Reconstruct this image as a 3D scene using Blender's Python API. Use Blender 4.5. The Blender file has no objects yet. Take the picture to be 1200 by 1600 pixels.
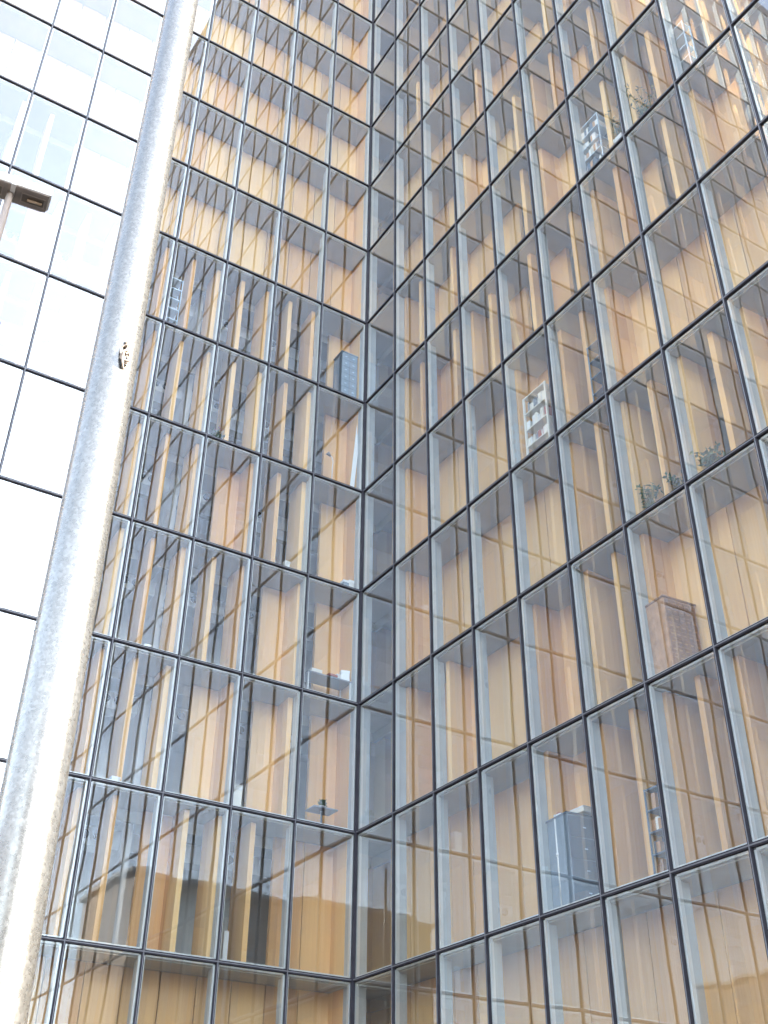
import bpy, math, random
from mathutils import Vector, Matrix, Euler
S = bpy.context.scene
COL = S.collection
random.seed(11)
PI = math.pi

# ------------------------------------------------------------------ camera
U = 1.8                      # metres in one facade bay
H = 2.011 * U                # storey height
LENS_PX = 1741.26            # focal length in pixels of a 1200 x 1600 frame
CR = ((0.8457031, -0.53360622, 0.00711795), (0.30342032, 0.46982755, -0.82897417), (0.43900157, 0.70322576, 0.55924159))
CAM = Vector((-8.1542532, -13.7539854, -3.1632459)) * U
cd = bpy.data.cameras.new("camera"); cam = bpy.data.objects.new("camera", cd); COL.objects.link(cam)
rx, dn, fw = (Vector(r) for r in CR)
m = Matrix((rx, -dn, -fw)).transposed().to_4x4(); m.translation = CAM
cam.matrix_world = m
cd.sensor_fit = 'VERTICAL'; cd.sensor_height = 24.0; cd.sensor_width = 18.0
cd.lens = LENS_PX / 1600 * 24.0
cd.clip_start = 0.1; cd.clip_end = 5000
S.camera = cam

# ------------------------------------------------------------------ sky, sun, exposure
SUN_EL, SUN_AZ = math.radians(26.5), math.radians(139)       # azimuth clockwise from +Y
sd = Vector((math.sin(SUN_AZ) * math.cos(SUN_EL), math.cos(SUN_AZ) * math.cos(SUN_EL), math.sin(SUN_EL)))
w = bpy.data.worlds.new("World"); S.world = w; w.use_nodes = True
nt = w.node_tree
sky = nt.nodes.new("ShaderNodeTexSky"); sky.sky_type = 'NISHITA'; sky.sun_disc = False
sky.sun_elevation = SUN_EL; sky.sun_rotation = SUN_AZ
sky.air_density = 1.0; sky.dust_density = 1.0; sky.ozone_density = .3
bg = nt.nodes["Background"]; bg.inputs[1].default_value = 0.15
hs = nt.nodes.new("ShaderNodeHueSaturation"); hs.inputs['Saturation'].default_value = .68
nt.links.new(sky.outputs[0], hs.inputs['Color']); nt.links.new(hs.outputs[0], bg.inputs[0])
sl = bpy.data.lights.new("sun", 'SUN'); sl.energy = 3.4; sl.angle = math.radians(0.5); sl.color = (1, .95, .88)
so = bpy.data.objects.new("sun", sl); COL.objects.link(so)
so.rotation_euler = (-sd).to_track_quat('-Z', 'Y').to_euler()
S.view_settings.view_transform = 'Standard'; S.view_settings.look = 'None'
S.view_settings.exposure = 3.6; S.view_settings.gamma = 1
S.render.engine = 'CYCLES'
cy = S.cycles
cy.max_bounces = 14; cy.transparent_max_bounces = 40; cy.diffuse_bounces = 4; cy.glossy_bounces = 5
cy.caustics_reflective = False; cy.caustics_refractive = False
cy.use_denoising = True
try: cy.denoiser = 'OPENIMAGEDENOISE'
except Exception: pass

# ------------------------------------------------------------------ materials
def mat(name):
    mt = bpy.data.materials.new(name); mt.use_nodes = True
    t = mt.node_tree
    return mt, t, t.nodes["Principled BSDF"]
def N(t, typ, **kw):
    n = t.nodes.new(typ)
    for k, v in kw.items(): setattr(n, k, v)
    return n
def mathn(t, op, a, b=None, c=None):
    n = N(t, "ShaderNodeMath", operation=op)
    for i, v in enumerate((a, b, c)):
        if v is None: continue
        if isinstance(v, (int, float)): n.inputs[i].default_value = v
        else: t.links.new(v, n.inputs[i])
    return n.outputs[0]
def coords(t, scale=(1, 1, 1), geo=False):
    mp = N(t, "ShaderNodeMapping"); mp.inputs["Scale"].default_value = scale
    if geo: src = N(t, "ShaderNodeNewGeometry").outputs["Position"]
    else: src = N(t, "ShaderNodeTexCoord").outputs["Object"]
    t.links.new(src, mp.inputs[0]); return mp.outputs[0]
def noise(t, vec, scale, detail=3, rough=.5):
    n = N(t, "ShaderNodeTexNoise"); n.inputs["Scale"].default_value = scale
    n.inputs["Detail"].default_value = detail; n.inputs["Roughness"].default_value = rough
    t.links.new(vec, n.inputs["Vector"]); return n
def ramp(t, fac, stops):
    r = N(t, "ShaderNodeValToRGB"); e = r.color_ramp.elements
    while len(e) < len(stops): e.new(.5)
    for i, (p, c) in enumerate(stops): e[i].position = p; e[i].color = (*c, 1)
    t.links.new(fac, r.inputs[0]); return r.outputs[0]
def plain(name, col, rough=.6, metal=0.0, var=.08, vs=3.0, spec=.5):
    mt, t, p = mat(name)
    n = noise(t, coords(t, geo=True), vs, 4)
    lo = tuple(max(0, c * (1 - var)) for c in col); hi = tuple(min(1, c * (1 + var)) for c in col)
    t.links.new(ramp(t, n.outputs[0], [(.3, lo), (.7, hi)]), p.inputs["Base Color"])
    p.inputs["Roughness"].default_value = rough; p.inputs["Metallic"].default_value = metal
    p.inputs["Specular IOR Level"].default_value = spec
    return mt

def wood_material():
    mt, t, p = mat("shutter wood")
    g = coords(t, (1, 1, 1), geo=True)
    gr = noise(t, coords(t, (45, 45, .5), geo=True), 1.0, 5, .6)
    big = noise(t, g, .55, 2)
    # every panel has its own tone: the tone is picked by the half bay and storey it stands in
    sn = N(t, "ShaderNodeVectorMath", operation='SNAP'); sn.inputs[1].default_value = (U / 2, U / 2, H)
    ad = N(t, "ShaderNodeVectorMath", operation='ADD'); ad.inputs[1].default_value = (50 * U + .03, 50 * U + .03, 50 * H - .06)
    t.links.new(N(t, "ShaderNodeNewGeometry").outputs["Position"], ad.inputs[0]); t.links.new(ad.outputs[0], sn.inputs[0])
    wn = N(t, "ShaderNodeTexWhiteNoise", noise_dimensions='3D'); t.links.new(sn.outputs[0], wn.inputs[0])
    f = mathn(t, 'ADD', mathn(t, 'MULTIPLY', gr.outputs[0], .24), mathn(t, 'MULTIPLY', wn.outputs[0], .30))
    f = mathn(t, 'ADD', f, mathn(t, 'MULTIPLY', big.outputs[0], .2))
    c = ramp(t, f, [(.15, (.58, .29, .105)), (.4, (.75, .45, .18)), (.7, (.86, .60, .285))])
    t.links.new(c, p.inputs["Base Color"])
    p.inputs["Roughness"].default_value = .55; p.inputs["Specular IOR Level"].default_value = .3
    return mt

def glass_material(name, f0, tint, wav):
    """Coated facade glazing: mirror part from the angle of view, slightly wavy, the rest lets light through."""
    mt, t, p = mat(name); t.nodes.remove(p)
    out = t.nodes["Material Output"]
    geo = N(t, "ShaderNodeNewGeometry")
    # waviness of the float glass plus a small tilt of each pane in its frame
    nz = noise(t, coords(t, (.9, .9, .35), geo=True), 1.0, 1.5, .5)
    v1 = N(t, "ShaderNodeVectorMath", operation='SUBTRACT'); v1.inputs[1].default_value = (.5, .5, .5)
    t.links.new(nz.outputs["Color"], v1.inputs[0])
    s1 = N(t, "ShaderNodeVectorMath", operation='SCALE'); s1.inputs["Scale"].default_value = wav; t.links.new(v1.outputs[0], s1.inputs[0])
    ad = N(t, "ShaderNodeVectorMath", operation='ADD'); ad.inputs[1].default_value = (50 * U + .3, 50 * U + .3, 50 * H)
    t.links.new(geo.outputs["Position"], ad.inputs[0])
    sn = N(t, "ShaderNodeVectorMath", operation='SNAP'); sn.inputs[1].default_value = (U, U, H); t.links.new(ad.outputs[0], sn.inputs[0])
    ad2 = ad.inputs[1]; ad2.default_value = (50 * U + .02, 50 * U + .02, 50 * H)
    wn = N(t, "ShaderNodeTexWhiteNoise", noise_dimensions='3D'); t.links.new(sn.outputs[0], wn.inputs[0])
    v2 = N(t, "ShaderNodeVectorMath", operation='SUBTRACT'); v2.inputs[1].default_value = (.5, .5, .5)
    t.links.new(wn.outputs["Color"], v2.inputs[0])
    s2 = N(t, "ShaderNodeVectorMath", operation='SCALE'); s2.inputs["Scale"].default_value = .004; t.links.new(v2.outputs[0], s2.inputs[0])
    a = N(t, "ShaderNodeVectorMath", operation='ADD'); t.links.new(s1.outputs[0], a.inputs[0]); t.links.new(s2.outputs[0], a.inputs[1])
    b = N(t, "ShaderNodeVectorMath", operation='ADD'); t.links.new(a.outputs[0], b.inputs[0]); t.links.new(geo.outputs["Normal"], b.inputs[1])
    nn = N(t, "ShaderNodeVectorMath", operation='NORMALIZE'); t.links.new(b.outputs[0], nn.inputs[0])
    dot = N(t, "ShaderNodeVectorMath", operation='DOT_PRODUCT'); t.links.new(geo.outputs["Incoming"], dot.inputs[0]); t.links.new(geo.outputs["Normal"], dot.inputs[1])
    c = mathn(t, 'ABSOLUTE', dot.outputs["Value"])
    sch = mathn(t, 'POWER', mathn(t, 'SUBTRACT', 1.0, c), 5.0)
    fac = mathn(t, 'ADD', mathn(t, 'MULTIPLY', sch, 1 - f0), f0)
    gl = N(t, "ShaderNodeBsdfGlossy"); gl.inputs["Roughness"].default_value = 0.0; gl.inputs["Color"].default_value = (.93, .97, 1, 1)
    t.links.new(nn.outputs[0], gl.inputs["Normal"])
    tr = N(t, "ShaderNodeBsdfTransparent"); tr.inputs[0].default_value = (*tint, 1)
    mx = N(t, "ShaderNodeMixShader"); t.links.new(fac, mx.inputs[0]); t.links.new(tr.outputs[0], mx.inputs[1]); t.links.new(gl.outputs[0], mx.inputs[2])
    # milky haze put into the pane as a thin dusty film with faint runs
    haze_n = noise(t, coords(t, (7, 7, .5), geo=True), 1.0, 4, .6)
    df = N(t, "ShaderNodeBsdfDiffuse"); df.inputs[0].default_value = (.86, .86, .82, 1)
    amt = mathn(t, 'MULTIPLY', mathn(t, 'ADD', haze_n.outputs[0], .5), .028)
    m2 = N(t, "ShaderNodeMixShader"); t.links.new(amt, m2.inputs[0]); t.links.new(mx.outputs[0], m2.inputs[1]); t.links.new(df.outputs[0], m2.inputs[2])
    t.links.new(m2.outputs[0], out.inputs[0])
    return mt
def clear_material():
    mt, t, p = mat("inner glass face"); t.nodes.remove(p)
    tr = N(t, "ShaderNodeBsdfTransparent"); tr.inputs[0].default_value = (.97, .985, .98, 1)
    t.links.new(tr.outputs[0], t.nodes["Material Output"].inputs[0]); return mt

def galvanised(name, base=.55, spangle=1.0):
    mt, t, p = mat(name)
    v = N(t, "ShaderNodeTexVoronoi"); v.inputs["Scale"].default_value = 70
    t.links.new(coords(t), v.inputs["Vector"])
    n2 = noise(t, coords(t), 30, 5, .7); n3 = noise(t, coords(t, (1, 1, .25)), 6, 4, .6)
    f = mathn(t, 'ADD', mathn(t, 'MULTIPLY', N_bw(t, v.outputs["Color"]), .30 * spangle), mathn(t, 'MULTIPLY', n2.outputs[0], .55))
    f = mathn(t, 'ADD', f, mathn(t, 'MULTIPLY', n3.outputs[0], .35))
    c = ramp(t, f, [(.35, tuple(x * base for x in (.80, .78, .71))), (.6, tuple(x * base for x in (1.0, .96, .87))), (.85, tuple(x * base for x in (1.40, 1.37, 1.26)))])
    t.links.new(c, p.inputs["Base Color"])
    p.inputs["Metallic"].default_value = .82
    r = ramp(t, f, [(.3, (.25, .25, .25)), (.8, (.30, .30, .30))]); t.links.new(r, p.inputs["Roughness"])
    bp = N(t, "ShaderNodeBump"); bp.inputs["Strength"].default_value = .05; bp.inputs["Distance"].default_value = .01
    t.links.new(n2.outputs[0], bp.inputs["Height"]); t.links.new(bp.outputs[0], p.inputs["Normal"])
    return mt
def N_bw(t, col):
    n = N(t, "ShaderNodeRGBToBW"); t.links.new(col, n.inputs[0]); return n.outputs[0]

M = {}
M['glass'] = glass_material("coated facade glass", .165, (.96, .965, .95), .0075)
M['clear'] = clear_material()
M['wood'] = wood_material()
M['cap'] = plain("dark mullion cap", (.036, .033, .04), .6, 0, .2, 3, .15)
M['capline'] = plain("steel cap strip", (.20, .20, .21), .5, .3, .1, 3, .2)
M['bar'] = plain("pale aluminium bar", (.62, .63, .61), .4, .3, .05)
M['fin'] = plain("grey aluminium fin", (.40, .43, .43), .5, .1, .06)
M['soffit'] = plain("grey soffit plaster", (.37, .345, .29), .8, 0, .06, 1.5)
M['concrete'] = plain("interior concrete", (.70, .71, .70), .85, 0, .1, .8)
M['floor'] = plain('grey floor screed', (.22, .20, .18), .8, 0, .08, 1.2)
M['roof'] = plain("roof gravel", (.3, .3, .3), .9)
M['duct'] = plain("pale duct metal", (.66, .70, .74), .5, .1, .04)
M['dark'] = plain("dark recess", (.03, .035, .04), .7)
M['galv'] = galvanised("galvanised steel", .185)
M['galvp'] = plain("painted lamp steel", (.34, .29, .25), .4, .3, .05)
M['white'] = plain("white enamel", (.70, .70, .68), .45, 0, .03)
M['under'] = plain("lamp underside", (.27, .235, .21), .6, .2, .15, 8)
M['refl'] = plain("brushed lamp reflector", (.22, .19, .16), .4, .9, .05)
M['amber'] = plain("amber lamp tube", (.42, .30, .20), .25, 0, .05)
M['cord'] = plain("cream cord", (.34, .27, .21), .7, 0, .1, 20)
M['rackm'] = plain("pale blue rack metal", (.50, .62, .72), .4, .3, .05)
M['darkshelf'] = plain("slate grey shelving", (.10, .14, .19), .5, 0, .1)
M['greyc'] = plain("blue grey cabinet", (.17, .22, .27), .5, 0, .08)
M['brownc'] = plain("brown cabinet wood", (.44, .24, .12), .5, 0, .2, 6)
M['brownd'] = plain("dark drawer front", (.30, .17, .10), .5, 0, .2, 6)
M['cream'] = plain("cream laminate", (.74, .70, .60), .5, 0, .04)
M['paper'] = plain("paper white", (.62, .60, .55), .7, 0, .06, 9)
M['red'] = plain("red binder", (.38, .10, .07), .5)
M['leaf'] = plain("leaf green", (.07, .13, .05), .5, 0, .35, 14)
M['leafp'] = plain("pale leaf", (.20, .24, .14), .5, 0, .3, 14)
M['pot'] = plain("terracotta", (.40, .17, .09), .8)
M['petal'] = plain("pink petal", (.75, .18, .28), .6)
M['soil'] = plain("potting soil", (.06, .04, .03), .9)
M['table'] = plain("grey table laminate", (.20, .22, .25), .5)
M['paving'] = plain("paving stone", (.075, .07, .067), .85, 0, .15, .6)
M['stone'] = plain("brown stone cladding", (.17, .12, .085), .7, 0, .2, .4)
M['winglass'] = plain("dark window glass", (.05, .06, .08), .15, 0, .1)

# ------------------------------------------------------------------ mesh helpers
class MB:
    def __init__(s): s.v = []; s.f = []; s.mi = []
    def add(s, vs, fs, mi=0):
        o = len(s.v); s.v += [tuple(v) for v in vs]; s.f += [tuple(i + o for i in f) for f in fs]
        s.mi += [mi] * len(fs) if isinstance(mi, int) else mi
    def box(s, a, b, mi=0):
        x0, x1 = sorted((a[0], b[0])); y0, y1 = sorted((a[1], b[1])); z0, z1 = sorted((a[2], b[2]))
        s.add([(x0, y0, z0), (x1, y0, z0), (x1, y1, z0), (x0, y1, z0), (x0, y0, z1), (x1, y0, z1), (x1, y1, z1), (x0, y1, z1)],
              [(0, 3, 2, 1), (4, 5, 6, 7), (0, 1, 5, 4), (1, 2, 6, 5), (2, 3, 7, 6), (3, 0, 4, 7)], mi)
    def tube(s, pts, rad, n=12, mi=0, cap=True):
        pts = [Vector(p) for p in pts]; rs = rad if isinstance(rad, (list, tuple)) else [rad] * len(pts)
        ref = Vector((0, 0, 1)); vs = []; fs = []
        for i, p in enumerate(pts):
            d = (pts[min(i + 1, len(pts) - 1)] - pts[max(i - 1, 0)]).normalized()
            r = Vector((1, 0, 0)) if abs(d.dot(ref)) > .9 else ref
            a = d.cross(r).normalized(); b = d.cross(a)
            vs += [p + (a * math.cos(k * 2 * PI / n) + b * math.sin(k * 2 * PI / n)) * rs[i] for k in range(n)]
        for i in range(len(pts) - 1):
            for k in range(n):
                fs.append((i * n + k, i * n + (k + 1) % n, (i + 1) * n + (k + 1) % n, (i + 1) * n + k))
        if cap: fs.append(tuple(range(n))[::-1]); fs.append(tuple((len(pts) - 1) * n + k for k in range(n)))
        s.add(vs, fs, mi)
    def mesh(s, name, mats, smooth=False):
        me = bpy.data.meshes.new(name); me.from_pydata(s.v, [], s.f)
        for mt in mats: me.materials.append(mt)
        for p, i in zip(me.polygons, s.mi): p.material_index = i; p.use_smooth = smooth
        me.update()
        import bmesh
        bm = bmesh.new(); bm.from_mesh(me); bmesh.ops.recalc_face_normals(bm, faces=bm.faces); bm.to_mesh(me); bm.free()
        return me
def link(name, data, parent=None, loc=(0, 0, 0), rotz=0.0):
    o = bpy.data.objects.new(name, data); COL.objects.link(o)
    o.location = loc; o.rotation_euler = (0, 0, rotz)
    if parent is not None: o.parent = parent
    return o
def tag(o, label=None, cat=None, group=None, kind=None):
    for k, v in (('label', label), ('category', cat), ('group', group), ('kind', kind)):
        if v: o[k] = v
    return o
def thing(name, label, cat, loc, rotz=0.0, group=None):
    return tag(link(name, None, None, loc, rotz), label, cat, group)
def soft(o, w=.004, seg=2):
    b = o.modifiers.new("edge", 'BEVEL'); b.width = w; b.segments = seg; b.limit_method = 'ANGLE'; return o
def W(wing, lat, dep, z=0.0):
    """facade coordinates (bays along, bays deep, metres up) to world metres"""
    return Vector((-lat * U, dep * U, z)) if wing == 'A' else Vector((dep * U, -lat * U, z))

GZ = -2 * H - .05                       # ground level
NA = NB = 18                            # bays in each wing
NLO, TOPA, TOPB = -2, 19, 20            # lowest storey, storeys to the roofs
TOP = {'A': TOPA, 'B': TOPB}

# ------------------------------------------------------------------ ground and the block across the square
g = MB(); g.box((-900, -900, GZ - .5), (900, 900, GZ - .004)); tag(link("ground", g.mesh("ground", [M['paving']])), kind='structure')
def office_block(label, loc, rz, w_, h_, d_):
    t = thing("office_block", label, "building", (loc[0], loc[1], GZ), rz, "blocks across the square")
    b = MB(); b.box((-w_, 0, 0), (0, -d_, h_)); link("wall", b.mesh("wall", [M['stone']]), t)
    b = MB(); b.box((-w_ - .6, .6, h_), (.6, -d_ - .6, h_ + .6)); link("roof", b.mesh("roof", [M['roof']]), t)
    nx, nz = 9, 7
    b = MB(); b.box((0, 0, 0), (w_ / nx * .7, .12, h_ / nz * .5)); wm = b.mesh("window", [M['winglass']])
    for i in range(nx):
        for j in range(nz): link("window", wm, t, (-w_ + (i + .15) * w_ / nx, -.02, (j + .3) * h_ / nz))
office_block("brown stone office block mirrored in the lowest windows", (-34, -112), 0, 45, 42, 18)
office_block("wide brown block added opposite the wooden shutters to shut out low sky light", (-150, -130), -PI / 2, 190, 44, 20)  # added out of view: keeps bright low sky off the shutter heads
office_block("low brown block added at the sunny end of the square to dim the horizon", (130, -150), 0, 150, 34, 18)  # second added block, blocking horizon light on the facades

# ------------------------------------------------------------------ the tower
tower = thing("glass_tower", "L-shaped glass and dark metal tower with wooden shutters behind its panes", "building", (0, 0, GZ))
def tpart(name, data, loc=(0, 0, 0), parent=None, rotz=0.0):
    """a part of the tower given by its world position"""
    return link(name, data, parent or tower, Vector(loc) - Vector((0, 0, GZ)) if parent is None else loc, rotz)

def wbox(b, wing, l0, l1, d0, d1, z0, z1, mi=0):
    b.box(W(wing, l0, d0, z0), W(wing, l1, d1, z1), mi)

def frame_geo(b, wing, l=0.0, z=0.0):
    """aluminium surround of one window: four bars by the glass and two fins running inwards"""
    T, Hh = .022, H
    for a0, a1 in ((.016, .044), (.956, .984)):
        wbox(b, wing, l + a0, l + a1, .026, .075, z + .07, z + Hh - .07, 0)
    for z0, z1 in ((.045, .085), (Hh - .085, Hh - .045)):
        wbox(b, wing, l + .044, l + .956, .026, .06, z + z0, z + z1, 0)
    for a0, a1 in ((.014, .026), (.974, .986)):
        wbox(b, wing, l + a0, l + a1, .076, .20, z + .062, z + Hh - .13, 1)
def pane_geo(b, wing, l=0.0, z=0.0):
    a, c = W(wing, l + .013, .012, z + .03), W(wing, l + .987, .021, z + H - .03)
    n0 = len(b.f); b.box(a, c, 1)
    # outermost face carries the coating
    k = 2 if wing == 'A' else 5        # y-min face for A, x-min face for B
    b.mi[n0 + k] = 0
LZ0, LZ1 = .058, H - .135
def leaf_closed(b, wing, l=0.0, z=0.0):
    wbox(b, wing, l - .489, l - .004, .60, .67, z + LZ0, z + LZ1)
def leaf_open(b, wing, l=0.0, z=0.0):
    wbox(b, wing, l + .012, l + .088, .21, .675, z + LZ0, z + LZ1)

# which leaves stand open: one letter per half bay, counted out from the corner
PAT = {
 ('A', 6): "CCCCCCCCCCCC", ('A', 5): "COOOOOOOOOOOCOOCOO", ('A', 4): "COOOOOOOOOOOOOCOOO", ('A', 3): "COOOCOOOOOOOOCOOOO",
 ('A', 2): "COCOOOOOOOOOOOOO", ('A', 1): "COCOCOOOOOOOOO", ('A', 0): "CCOOOCOOOOOO", ('A', -1): "C" * 40,
 ('B', 0): "CCCCCCCOCOOOOOOCCC", ('B', 1): "COCOCCCOCOOOCCCOOC", ('B', 2): "COCCCCCCCOOOOOOOCO", ('B', 3): "COCCCCCOCOOOCCCCCC",
 ('B', 4): "COOCOOOCOCOOOCOOCO", ('B', 5): "COOCOCCCOOCCOOOCOO", ('B', 6): "CCCCCOCCOOOCOOCOCO", ('B', 7): "CCCCCCOCCCOOOCOOCC", ('B', -1): "C" * 40,
}
def leaf_state(wing, row, half):
    p = PAT.get((wing, row))
    if p and half < len(p): return p[half]
    r = random.Random(f"{wing}{row}/{half}").random()
    if wing == 'A' and row >= 10 and half > 17: return 'O' if r < .65 else 'C'
    if row >= 7: return 'O' if (wing == 'B' and row < 11 and half > 10 and r < .35) or (wing == 'B' and r < .06) else 'C'
    return 'O' if r < .6 else 'C'

def share(wing, c, row):
    """how much of the photograph's frame a window takes"""
    o = []
    for (l, z) in ((c, row * H), (c + 1, row * H), (c + 1, (row + 1) * H), (c, (row + 1) * H)):
        q = W(wing, l, 0, z) - CAM; dd = q.dot(fw)
        if dd < 1: return 0
        o.append((LENS_PX * q.dot(rx) / dd + 600, LENS_PX * q.dot(dn) / dd + 800))
    area = abs(sum(o[i][0] * o[(i + 1) % 4][1] - o[(i + 1) % 4][0] * o[i][1] for i in range(4))) / 2
    ins = 0
    for i in range(8):
        for j in range(8):
            u, v = (i + .5) / 8, (j + .5) / 8
            x = (1 - u) * (1 - v) * o[0][0] + u * (1 - v) * o[1][0] + u * v * o[2][0] + (1 - u) * v * o[3][0]
            y = (1 - u) * (1 - v) * o[0][1] + u * (1 - v) * o[1][1] + u * v * o[2][1] + (1 - u) * v * o[3][1]
            ins += 0 <= x <= 1200 and 0 <= y <= 1600
    return area * ins / 64

cells = [(share(wg, c, r), wg, c, r) for wg in 'AB' for c in range(19) for r in range(NLO, TOP[wg])]
cells.sort(key=lambda q: -q[0])
tmpl = {}
for wg in 'AB':
    b = MB(); frame_geo(b, wg); tmpl['f' + wg] = b.mesh("window", [M['bar'], M['fin']])
    b = MB(); pane_geo(b, wg); tmpl['p' + wg] = b.mesh("glass_pane", [M['glass'], M['clear']])
    b = MB(); leaf_closed(b, wg); tmpl['C' + wg] = b.mesh("shutter", [M['wood']])
    b = MB(); leaf_open(b, wg); tmpl['O' + wg] = b.mesh("shutter", [M['wood']])
for _, wg, c, r in cells[:100]:
    base = W(wg, c, 0, r * H)
    win = tpart("window", tmpl['f' + wg], base)
    link("glass_pane", tmpl['p' + wg], win)
    for hf in (0, 1):
        st = leaf_state(wg, r, 2 * c + hf)
        rnd = random.Random(f"{wg}{r}|{c}|{hf}")
        ang = math.radians(rnd.gauss(0, 1.6)) if st == 'O' else 0.0
        off = W(wg, (hf + 1) * .5, 0, 0)
        if ang:      # an open leaf turns a little about its inner end
            piv = W(wg, (hf + 1) * .5 + .05, .64, 0)
            R_ = Matrix.Rotation(ang, 4, 'Z'); off2 = piv + R_ @ (off - piv)
            link("shutter", tmpl[st + wg], win, off2, ang)
        else: link("shutter", tmpl[st + wg], win, off)
for r in range(NLO, TOPA): tpart('corner_panel', tmpl['OA'], W('A', -.06, 0, r * H))
bf, bp_, bs = MB(), MB(), MB()
for _, wg, c, r in cells[100:]:
    frame_geo(bf, wg, c, r * H); pane_geo(bp_, wg, c, r * H)
    for hf in (0, 1):
        st = leaf_state(wg, r, 2 * c + hf)
        (leaf_open if st == 'O' else leaf_closed)(bs, wg, c + (hf + 1) * .5, r * H)
rest = tpart("window", bf.mesh("window", [M['bar'], M['fin']])); tag(rest, "the many smaller windows towards the roof and the wing ends", kind='stuff')
tag(link("glass_pane", bp_.mesh("glass_pane", [M['glass'], M['clear']]), rest), kind='stuff')
tag(link("shutter", bs.mesh("shutter", [M['wood']]), rest), kind='stuff')

# mullions: dark cap, steel strip, spine
for wg in 'AB':
    b = MB(); z0, z1 = NLO * H, TOP[wg] * H
    wbox(b, wg, -.0165, .0165, -.012, .0105, z0, z1, 0); wbox(b, wg, -.005, .005, -.017, -.0125, z0, z1, 1)
    wbox(b, wg, -.011, .011, .0115, .195, z0, z1, 0)
    me = b.mesh("mullion", [M['cap'], M['capline']])
    for c in range(1, 20): tpart("mullion", me, W(wg, c, 0, 0))
    n = 19
    b = MB()
    wbox(b, wg, .03, n, -.010, .0095, -.038, .038, 0); wbox(b, wg, .03, n, -.015, -.0105, -.010, .010, 1)
    wbox(b, wg, .03, n, .0125, .06, -.04, .04, 0)
    me = b.mesh("transom", [M['cap'], M['capline']])
    for r in range(NLO, TOP[wg] + 1): tpart("transom", me, W(wg, 0, 0, r * H))
b = MB(); b.box((-.045, -.045, NLO * H), (.045, .045, TOPB * H)); b.box((.05, .05, NLO * H), (.09, .09, TOPB * H))
tpart("corner_post", b.mesh("corner_post", [M['cap']]))

# floors: L-shaped slabs with a thin front lip over a deeper body
D = 5.0 * U; L = 19 * U
def lslab(b, e, z0, z1, La, Lb, mi=0):
    p = [(-La, e), (e, e), (e, -Lb), (D, -Lb), (D, D), (-La, D)]
    vs = [(x, y, z0) for x, y in p] + [(x, y, z1) for x, y in p]
    fs = [(0, 5, 4, 1), (1, 4, 3, 2), (6, 7, 10, 11), (7, 8, 9, 10)] + [(i, (i + 1) % 6, 6 + (i + 1) % 6, 6 + i) for i in range(6)]
    b.add(vs, fs, mi)
b = MB(); lslab(b, .065 * U, -.125, .045, L, L); b.mi[2] = b.mi[3] = 1; me = b.mesh("floor_slab", [M['soffit'], M['floor']])
for r in range(NLO, TOPA + 1): tpart("floor_slab", me, (0, 0, r * H))
# shadow rail along the head of the shutters and a back wall of the rooms
b = MB(); a0 = .70 * U
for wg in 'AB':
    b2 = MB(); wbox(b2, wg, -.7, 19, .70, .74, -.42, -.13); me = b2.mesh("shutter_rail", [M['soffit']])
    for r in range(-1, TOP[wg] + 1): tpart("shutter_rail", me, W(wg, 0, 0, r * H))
b = MB()
wbox(b, 'A', -.77, 19, 2.2, 2.3, NLO * H, TOPA * H); wbox(b, 'B', -.77, 19, 2.2, 2.3, NLO * H, TOPB * H)
b3 = MB(); b3.box((.78 * U, .78 * U, NLO * H), (4.8 * U, 4.8 * U, TOPA * H)); tpart('corner_wall', b3.mesh('corner_wall', [M['wood']]))
for wg in 'AB':
    wbox(b, wg, 19.02, 19.12, -.02, 5, NLO * H, TOP[wg] * H + .3)
wbox(b, 'A', -5, 19, 5.01, 5.1, NLO * H, TOPA * H)
wbox(b, 'B', -5, 19, 5.01, 5.1, NLO * H, TOPB * H)
tpart("wall", b.mesh("wall", [M['concrete']]))
# partitions across the rooms
for wg in 'AB':
    b = MB()
    for c in (3, 7, 11, 15): wbox(b, wg, c + .01, c + .09, .95, 2.19, NLO * H, TOP[wg] * H)
    tpart("partition", b.mesh("partition", [M['concrete']]))
b = MB()
wbox(b, 'A', 0, 19, .0, .12, TOPA * H + .06, TOPA * H + .9); wbox(b, 'B', 0, 19, .0, .12, TOPB * H + .06, TOPB * H + .9)
b.box((0.02, -L, TOPB * H + .05), (D, D, TOPB * H + .25))
tpart("roof", b.mesh("roof", [M['cap']]))
# ventilation duct behind the open shutters, two round nozzles per bay
nb = MB(); nb.tube([(0, -.06, 0), (0, .02, 0)], .105, 20)
nmesh = nb.mesh("nozzle", [M['dark']])
for r in range(-1, 6):
    b = MB(); wbox(b, 'A', -.3, 12, 1.2, 1.5, -.13, .34)
    dz = r * H + .80 * H
    d_ = tpart("ventilation_duct", b.mesh("ventilation_duct", [M['duct']]), (0, 0, dz))
    for c in range(0, 9):
        for q in (.42, .60):
            link("nozzle", nmesh, d_, W('A', c + q, 1.2, .12))

# ------------------------------------------------------------------ things on the floors behind the glass
FL = .045
def at(wg, lat, dep, row): return W(wg, lat, dep, row * H + FL)
def rot(wg): return 0.0 if wg == 'A' else -PI / 2
# local frame of every item: x along the facade, y inwards, z up
def bx(b, x0, x1, y0, y1, z0, z1, mi=0): b.box((x0, y0, z0), (x1, y1, z1), mi)

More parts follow.
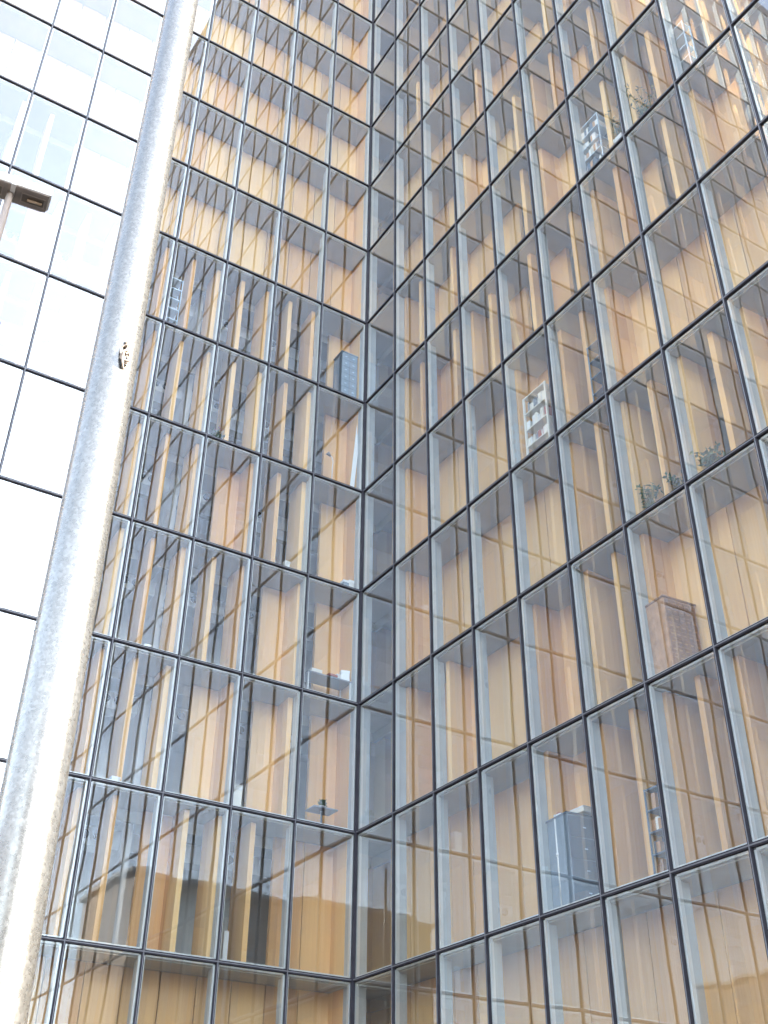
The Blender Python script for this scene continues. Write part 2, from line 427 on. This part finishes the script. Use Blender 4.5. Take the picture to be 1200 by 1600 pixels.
def rack(name, label, cat, wg, lat, dep, row, w_, h_, n, m1, d_=.45, back=None, rail=.028, load=None, group=None):
    t = thing(name, label, cat, at(wg, lat, dep, row), rot(wg), group)
    pm = MB(); bx(pm, -rail / 2, rail / 2, -rail / 2, rail / 2, 0, h_); pme = pm.mesh("post", [m1])
    for sx in (-1, 1):
        for sy in (-1, 1): link("post", pme, t, (sx * (w_ / 2 - rail / 2), sy * (d_ / 2 - rail / 2), 0))
    sm = MB(); bx(sm, -w_ / 2 + rail, w_ / 2 - rail, -d_ / 2 + .002, d_ / 2 - .002, 0, .03); sme = sm.mesh("shelf", [m1])
    for i in range(n): link("shelf", sme, t, (0, 0, .08 + i * (h_ - .12) / (n - 1)))
    if back:
        bm_ = MB(); bx(bm_, -w_ / 2 + .01, w_ / 2 - .01, d_ / 2 + .001, d_ / 2 + .015, .03, h_ - .01)
        link("back_panel", bm_.mesh("back_panel", [back]), t)
    if load:
        rn = random.Random(name + label)
        for i in range(n - 1):
            x = -w_ / 2 + .06
            lm = MB()
            while x < w_ / 2 - .12:
                ww = rn.uniform(.04, .12); hh = rn.uniform(.2, min(.34, (h_ - .12) / (n - 1) - .07))
                if rn.random() < .82: bx(lm, x, x + ww - .006, -d_ / 2 + rn.uniform(.02, .06), d_ / 2 - .04, .112 + i * (h_ - .12) / (n - 1), .112 + i * (h_ - .12) / (n - 1) + hh, rn.randrange(len(load)))
                x += ww
            if lm.v: link("folder_row", lm.mesh("folder_row", load), t)
    return t

def cabinet(name, label, cat, wg, lat, dep, row, w_, h_, d_, body, front, nx, nz, rotz=0.0, handle=None):
    t = thing(name, label, cat, at(wg, lat, dep, row), rot(wg) + rotz)
    b = MB(); bx(b, -w_ / 2, w_ / 2, -d_ / 2, d_ / 2, .06, h_); soft(link("body", b.mesh("body", [body]), t), .008)
    b = MB(); bx(b, -w_ / 2 - .02, w_ / 2 + .02, -d_ / 2 - .02, d_ / 2 + .02, h_, h_ + .035); link("top", b.mesh("top", [front]), t)
    b = MB(); bx(b, -w_ / 2 + .03, w_ / 2 - .03, -d_ / 2 + .03, d_ / 2 - .03, 0, .06); link("plinth", b.mesh("plinth", [M['dark']]), t)
    cw, ch = (w_ - .04) / nx, (h_ - .12) / nz
    dm = MB(); bx(dm, .008, cw - .008, -.014, -.001, .008, ch - .008); dme = dm.mesh("drawer", [front])
    hm = MB(); bx(hm, cw / 2 - .035, cw / 2 + .035, -.024, -.015, ch / 2 - .01, ch / 2 + .012); hme = hm.mesh("handle", [handle or M['bar']])
    for i in range(nx):
        for j in range(nz):
            d = link("drawer", dme, t, (-w_ / 2 + .02 + i * cw, -d_ / 2, .09 + j * ch))
            link("handle", hme, d)
    return t

def plant(label, wg, lat, dep, row, h_, spread, kind='broad', lm='leaf', flower=False, pot='pot'):
    t = thing("potted_plant", label, "plant", at(wg, lat, dep, row), rot(wg), None)
    rn = random.Random(label)
    ph = min(.26, h_ * .3)
    b = MB(); b.tube([(0, 0, 0), (0, 0, ph * .85), (0, 0, ph * .86), (0, 0, ph)], [.09, .125, .14, .14], 20)
    link("pot", b.mesh("pot", [M[pot]], True), t)
    b = MB(); b.tube([(0, 0, ph + .001), (0, 0, ph + .012)], .12, 16); link("soil", b.mesh("soil", [M['soil']]), t)
    st, lf = MB(), MB()
    for k in range(9 if kind == 'broad' else 14):
        a = rn.uniform(0, 2 * PI); l = rn.uniform(.55, 1) * (h_ - ph); o = spread * rn.uniform(.3, 1)
        p = [Vector((math.cos(a) * o * s * s, math.sin(a) * o * s * s, ph + l * (s - (.25 * s ** 3 if kind != 'tall' else .05 * s * s)))) for s in (0, .25, .5, .75, 1)]
        st.tube(p, [.008, .007, .006, .005, .003], 5)
        for s in range(1, 5):
            for q in range(5 if kind == 'broad' else 4):
                c = p[s] + Vector((rn.gauss(0, .025), rn.gauss(0, .025), rn.gauss(0, .03)))
                d = Vector((rn.gauss(0, 1), rn.gauss(0, 1), rn.gauss(.2, .7))).normalized()
                s_ = d.cross(Vector((rn.random(), rn.random(), 1))).normalized()
                ll = rn.uniform(.09, .17); lw = rn.uniform(.02, .035) * (1.3 if kind == 'broad' else .7)
                up = d.cross(s_) * .012
                lf.add([c, c + d * ll * .45 + s_ * lw + up, c + d * ll, c + d * ll * .45 - s_ * lw + up, c + d * ll * .5 - up], [(0, 1, 4), (1, 2, 4), (2, 3, 4), (3, 0, 4)])
    link("stem", st.mesh("stem", [M['leaf']], True), t); link("foliage", lf.mesh("foliage", [M[lm]]), t)
    if flower:
        fb = MB()
        for k in range(4):
            c = Vector((rn.uniform(-.1, .1), rn.uniform(-.1, .1), h_ * rn.uniform(.9, 1.02)))
            for q in range(5):
                a = q * 2 * PI / 5; fb.add([c, c + Vector((math.cos(a - .4), math.sin(a - .4), .4)) * .045, c + Vector((math.cos(a), math.sin(a), .3)) * .065, c + Vector((math.cos(a + .4), math.sin(a + .4), .4)) * .045], [(0, 1, 2, 3)])
        link("flower", fb.mesh("flower", [M['petal']]), t)
    return t

# wing A
rack("metal_rack", "pale blue ladder-like metal rack beside the galvanised mast, fifth storey from the bottom", "rack", 'A', 3.83, .30, 5, .48, 2.28, 6, M['rackm'], .35)
cabinet("filing_cabinet", "dark slate grid-fronted cabinet standing close to the inner corner", "cabinet", 'A', .23, .38, 5, .62, 2.22, .55, M['darkshelf'], M['greyc'], 2, 7, handle=M['rackm'])
plant("small flowering plant with pink blooms on the floor between open shutters", 'A', 2.70, .27, 4, .70, .22, 'broad', 'leaf', True)
t = thing("plank", "long white board leaning beside the inner corner", "board", at('A', .17, .12, 4), rot('A'))
b = MB(); b.box((-.075, -.012, 0), (.075, .012, 3.0)); o = soft(link("plank_face", b.mesh("plank_face", [M['white']]), t)); t.rotation_euler = (math.radians(-4), math.radians(6.5), 0)
t = thing("floor_lamp", "slim bent metal lamp standing left of the leaning white board", "lamp", at('A', .50, .25, 4), rot('A'))
b = MB(); b.tube([(0, 0, 0), (0, 0, .04)], [.14, .12], 20); link("base", b.mesh("base", [M['paper']], True), t)
b = MB(); b.tube([(0, 0, .04), (0, 0, .8), (.02, 0, 1.05), (-.03, 0, 1.22), (-.14, 0, 1.28)], .016, 8); link("stem", b.mesh("stem", [M['paper']], True), t)
b = MB(); b.tube([(-.08, 0, 1.24), (-.2, 0, 1.33)], [.03, .075], 14); link("lamp_shade", b.mesh("lamp_shade", [M['under']], True), t)
def carton(label, wg, lat, dep, row, s, m_, name="carton", cat="box", z=0.0, rz=0.0, lid=True):
    t = thing(name, label, cat, at(wg, lat, dep, row) + Vector((0, 0, z)), rot(wg) + rz)
    b = MB(); b.box((-s[0] / 2, -s[1] / 2, 0), (s[0] / 2, s[1] / 2, s[2])); soft(link("body", b.mesh("body", [M[m_]]), t), .006)
    if lid:
        b = MB(); b.box((-s[0] / 2 - .008, -s[1] / 2 - .008, s[2] * .8), (s[0] / 2 + .008, s[1] / 2 + .008, s[2] + .01)); link("lid", b.mesh("lid", [M['white']]), t)
    return t
carton("small white box at the glass just left of the inner corner, third storey up", 'A', .13, .14, 3, (.16, .16, .34), 'paper')
carton("grey box beside the small white box near the inner corner", 'A', .22, .16, 3, (.2, .2, .3), 'greyc')
carton("tiny white carton at the glass two bays from the corner, third storey up", 'A', 1.33, .14, 3, (.15, .15, .30), 'white')
carton("tall cream carton with a white lid on the floor two bays from the inner corner", 'A', 1.86, .16, 1, (.22, .2, .62), 'cream')
carton("upright narrow white column on the floor of the brown room", 'A', 1.84, .18, 0, (.12, .12, .72), 'white', name="white_bollard", cat="column", lid=False)
carton("low white parcel beside the mast in the second storey", 'A', 3.45, .15, 2, (.18, .14, .16), 'paper')
carton("white sack-like parcel on the floor just right of the mast, first full storey", 'A', 3.62, .18, 1, (.2, .15, .2), 'white')
# cluttered desk
t = thing("desk", "dark grey desk top near the inner corner, cluttered with papers and boxes", "desk", at('A', .42, .36, 2), rot('A'))
b = MB(); b.box((-.72, -.32, .72), (.72, .32, .76)); soft(link("tabletop", b.mesh("tabletop", [M['table']]), t))
b = MB(); b.box((-.02, -.02, 0), (.02, .02, .72)); lme = b.mesh("leg", [M['bar']])
for sx in (-.68, .68):
    for sy in (-.28, .28): link("leg", lme, t, (sx, sy, 0))
carton("white paper stack on the grey desk", 'A', .2, .3, 2, (.34, .26, .16), 'paper', name="paper_stack", cat="papers", z=.762, rz=.2, lid=False)
carton("white box with tilted lid on the grey desk by the corner", 'A', .12, .26, 2, (.25, .22, .3), 'white', z=.762, rz=-.3)
carton("flat red folder pile on the grey desk", 'A', .38, .22, 2, (.3, .22, .06), 'red', name="folder_pile", cat="folders", z=.762, rz=.1, lid=False)
carton("cream tray on the grey desk farthest from the corner", 'A', .66, .25, 2, (.34, .26, .1), 'cream', name="tray", cat="tray", z=.762, lid=False)
# side table with plant
t = thing("side_table", "small dark square side table carrying a tiny plant, near the inner corner", "table", at('A', .40, .33, 1), rot('A'))
b = MB(); b.box((-.36, -.25, .56), (.36, .25, .6)); soft(link("tabletop", b.mesh("tabletop", [M['table']]), t))
b = MB(); b.tube([(0, 0, .03), (0, 0, .56)], .03, 12); link("pedestal", b.mesh("pedestal", [M['table']], True), t)
b = MB(); b.tube([(0, 0, 0), (0, 0, .03)], [.2, .18], 20); link("base", b.mesh("base", [M['table']], True), t)
pl = plant("tiny green seedling in a white pot on the dark side table", 'A', .40, .33, 1, .34, .07, 'broad', 'leaf', False, 'white'); pl.location.z += .602; pl.scale = (.8, .8, .8)

# wing B
rack("bookshelf", "slate bookshelf stuffed with boxes beside a leafy plant, seventh bay out", "bookshelf", 'B', 6.17, .30, 5, .86, 2.40, 6, M['rackm'], .42, M['darkshelf'], load=[M['paper'], M['white'], M['brownc'], M['darkshelf']])
plant("tall bushy plant beside the stuffed slate bookshelf", 'B', 6.68, .28, 5, 2.05, .34, 'tall', 'leafp')
carton("white crate at the glass beside the bushy plant", 'B', 6.78, .2, 5, (.28, .3, .5), 'white', z=0)
plant("pale spindly plant standing alone against an open wooden shutter", 'B', 7.17, .3, 5, 1.95, .36, 'tall', 'leafp')
rack("metal_rack", "empty pale blue metal rack high up beneath the sparkling reflections", "rack", 'B', 8.05, .28, 5, .52, 2.42, 6, M['rackm'], .3)
rack("bookshelf", "cream shelf with folders and one red binder, fifth bay out", "bookshelf", 'B', 4.43, .30, 3, .92, 2.22, 5, M['cream'], .42, M['paper'], rail=.05, load=[M['paper'], M['white'], M['cream'], M['table'], M['red']])
rack("bookshelf", "tall dark narrow shelving half hidden by a mullion", "bookshelf", 'B', 5.70, .30, 3, .46, 2.1, 5, M['darkshelf'], .4, M['darkshelf'])
plant("spiky dark plant left of the rounder one, bay seven", 'B', 6.19, .28, 2, 1.05, .22, 'tall', 'leaf')
plant("rounded dark green plant just left of a mullion", 'B', 6.66, .28, 2, .9, .24, 'broad', 'leaf')
plant("spreading pale green plant just right of a mullion", 'B', 7.20, .28, 2, .9, .30, 'broad', 'leafp')
cabinet("card_cabinet", "brown wooden card cabinet with a grid of small drawers", "cabinet", 'B', 6.16, .36, 1, .82, 1.66, .62, M['brownc'], M['brownd'], 5, 9, math.radians(86), M['brownc'])
cabinet("storage_cabinet", "large blue grey cabinet with pale seams under white cartons", "cabinet", 'B', 4.26, .36, 0, .80, 1.86, .72, M['greyc'], M['darkshelf'], 1, 4, math.radians(84), M['rackm'])
carton("white carton on top of the blue grey cabinet, nearer the corner", 'B', 4.08, .34, 0, (.42, .36, .12), 'paper', z=1.90)
carton("cream carton on top of the blue grey cabinet, farther from the corner", 'B', 4.45, .36, 0, (.40, .34, .10), 'cream', z=1.90)
carton("flat red box on top of the white carton", 'B', 4.05, .34, 0, (.3, .24, .06), 'red', z=2.035, lid=False)
t = thing("standing_pipe", "shiny vertical metal pipe in front of the blue grey cabinet", "pipe", at('B', 4.20, .15, 0), rot('B'))
b = MB(); b.tube([(0, 0, .02), (0, 0, 1.95)], .028, 14); link("pipe_body", b.mesh("pipe_body", [M['bar']], True), t)
b = MB(); b.tube([(0, 0, 0), (0, 0, .02)], .08, 16); link("base", b.mesh("base", [M['bar']], True), t)
b = MB(); b.tube([(0, 0, 1.1), (0, 0, 1.16)], .042, 14); link("collar", b.mesh("collar", [M['bar']], True), t)
rack("bookshelf", "narrow shelf of bright file spines beside a mullion, lowest row", "bookshelf", 'B', 5.68, .30, 0, .38, 1.75, 5, M['darkshelf'], .36, None, load=[M['cream'], M['brownc'], M['table'], M['brownd']])
t = thing("plank", "spare wooden board leaning slantwise beside a closed shutter, fourth bay out", "board", at('B', 4.13, .30, 4), rot('B'))
b = MB(); b.box((-.11, -.03, 0), (.11, .03, 2.9)); soft(link("plank_face", b.mesh("plank_face", [M['wood']]), t)); t.rotation_euler = (0, math.radians(-11), -PI / 2)

# ------------------------------------------------------------------ mast in front
mast = thing("galvanised_mast", "thick round galvanised steel mast standing close in front of the facade", "mast", (-13.447, -19.869, GZ))
b = MB(); zz = [0, .02, .5, 2, 4, 6, 8, 10, 12, 14, 17]
def mr(z): return .152 - .0042 * z
b.tube([(0, 0, z) for z in zz], [mr(z) for z in zz], 64); o = link("shaft", b.mesh("shaft", [M['galv']], True), mast)
b = MB(); b.box((-.28, -.28, .0), (.28, .28, .03)); link("base_plate", b.mesh("base_plate", [M['galv']]), mast)
def on_mast(px, py):
    """ray through a spot seen on the mast meets its shaft"""
    d = (rx * ((px - 600) / LENS_PX) + dn * ((py - 800) / LENS_PX) + fw).normalized()
    c0 = Vector((-13.447, -19.869)); o2 = Vector(CAM[:2]); d2 = Vector(d[:2]); r = .14
    for _ in range(4):
        a_, b_, c_ = d2.dot(d2), 2 * d2.dot(o2 - c0), (o2 - c0).dot(o2 - c0) - r * r
        t_ = (-b_ - math.sqrt(max(0, b_ * b_ - 4 * a_ * c_))) / (2 * a_); P = CAM + d * t_; r = mr(P.z - GZ)
    nrm = Vector((P.x - c0.x, P.y - c0.y, 0)).normalized()
    return P, nrm
for px, py in ((105, 1040), (103, 1053), (29, 1493), (27, 1508)):
    P, n_ = on_mast(px, py); b = MB(); b.tube([P - n_ * .01 - mast.location, P + n_ * .0015 - mast.location], .0055, 12)
    link("screw_hole", b.mesh("screw_hole", [M['dark']]), mast)
P, n_ = on_mast(193, 556)
tn = Vector((-n_.y, n_.x, 0)); 
cc = thing("cord_bundle", "knotted cream cord tied in loops on the galvanised mast", "cord", P)
def loc(u, v, k): return tn * u + Vector((0, 0, v)) + n_ * k
rn = random.Random(5)
b = MB()
for k in range(5):
    cu, cv, au, av, ph = rn.uniform(-.006, .008), rn.uniform(-.03, .02), rn.uniform(.014, .03), rn.uniform(.03, .065), rn.uniform(-.4, .4)
    pts = []
    for i in range(25):
        a = i * 2 * PI / 24; x_, z_ = au * math.cos(a), av * math.sin(a)
        pts.append(loc(cu + x_ * math.cos(ph) - z_ * math.sin(ph) * .5, cv + z_ * math.cos(ph) + x_ * math.sin(ph), .012 + .012 * math.sin(a * 2 + k) + .004 * k))
    b.tube(pts, .006, 8)
link("loop", b.mesh("loop", [M['cord']], True), cc)
b = MB(); b.tube([loc(0, .06, .006), loc(.004, .085, .02), loc(-.004, .11, .012)], [.011, .014, .006], 10); link("knot", b.mesh("knot", [M['cord']], True), cc)
b = MB(); b.box((-.014, -.014, -.03), (.014, .014, .03)); h_ = link("hook", b.mesh("hook", [M['dark']]), cc, loc(.004, -.045, .008), math.atan2(n_.y, n_.x))

# ------------------------------------------------------------------ street lamp behind the mast
LX, LY, LZ = -13.975, -17.235, CAM.z + 8.0
lamp = thing("street_lamp", "flat twin street lamp head with grey underside on a slim steel pole", "street lamp", (LX, LY, GZ), math.radians(-7))
hz = LZ - GZ
b = MB(); b.tube([(-.012, .0, 0), (-.012, .0, hz + .02)], [.05, .032], 24); link("pole", b.mesh("pole", [M['galvp']], True), lamp)
def head_shell(sx):
    b = MB(); x0, x1 = .012 * sx, .335 * sx
    ys, zt = .118, .095
    # tapering lid, rounded outer corner
    pr = [(x0, -ys), (x1 - .0 * sx, -ys), (x1, ys - .05), (x1 - .03 * sx, ys - .012), (x1 - .06 * sx, ys), (x0, ys)]
    n = len(pr); vs = [(x, y, .0) for x, y in pr] + [(x, y, zt) for x, y in pr]
    b.add(vs, [tuple(range(n)), tuple(range(n, 2 * n))] + [(i, (i + 1) % n, n + (i + 1) % n, n + i) for i in range(n)])
    return b
for sx in (1, -1):
    o = link("housing", head_shell(sx).mesh("housing", [M['white']]), lamp, (0, 0, hz)); soft(o, .006)
    b = MB(); b.box((.02 * sx, -.108, -.010), (.315 * sx, .098, -.001)); soft(link("underside", b.mesh("underside", [M['under']]), lamp, (0, 0, hz)), .004)
    b = MB(); b.box((.09 * sx, -.055, -.0150), (.285 * sx, -.045, -.0102)); b.box((.09 * sx, .045, -.015), (.285 * sx, .055, -.0102)); b.box((.08 * sx, -.055, -.015), (.09 * sx, .055, -.0102)); b.box((.285 * sx, -.055, -.015), (.295 * sx, .055, -.0102))
    link("lens_rim", b.mesh("lens_rim", [M['galvp']]), lamp, (0, 0, hz))
    b = MB(); b.box((.0915 * sx, -.0435, -.0125), (.2835 * sx, .0435, -.0102)); ln = link("reflector", b.mesh("reflector", [M['refl']]), lamp, (0, 0, hz))
    b = MB(); b.tube([(.14 * sx, 0, -.026), (.27 * sx, 0, -.026)], .013, 14); link("lamp_tube", b.mesh("lamp_tube", [M['amber']], True), lamp, (0, 0, hz))
b = MB(); b.box((-.02, -.128, -.02), (.022, -.119, .10)); b.box((-.02, -.119, -.022), (.022, .02, -.0105)); soft(link("bracket", b.mesh("bracket", [M['white']]), lamp, (0, 0, hz)), .003)
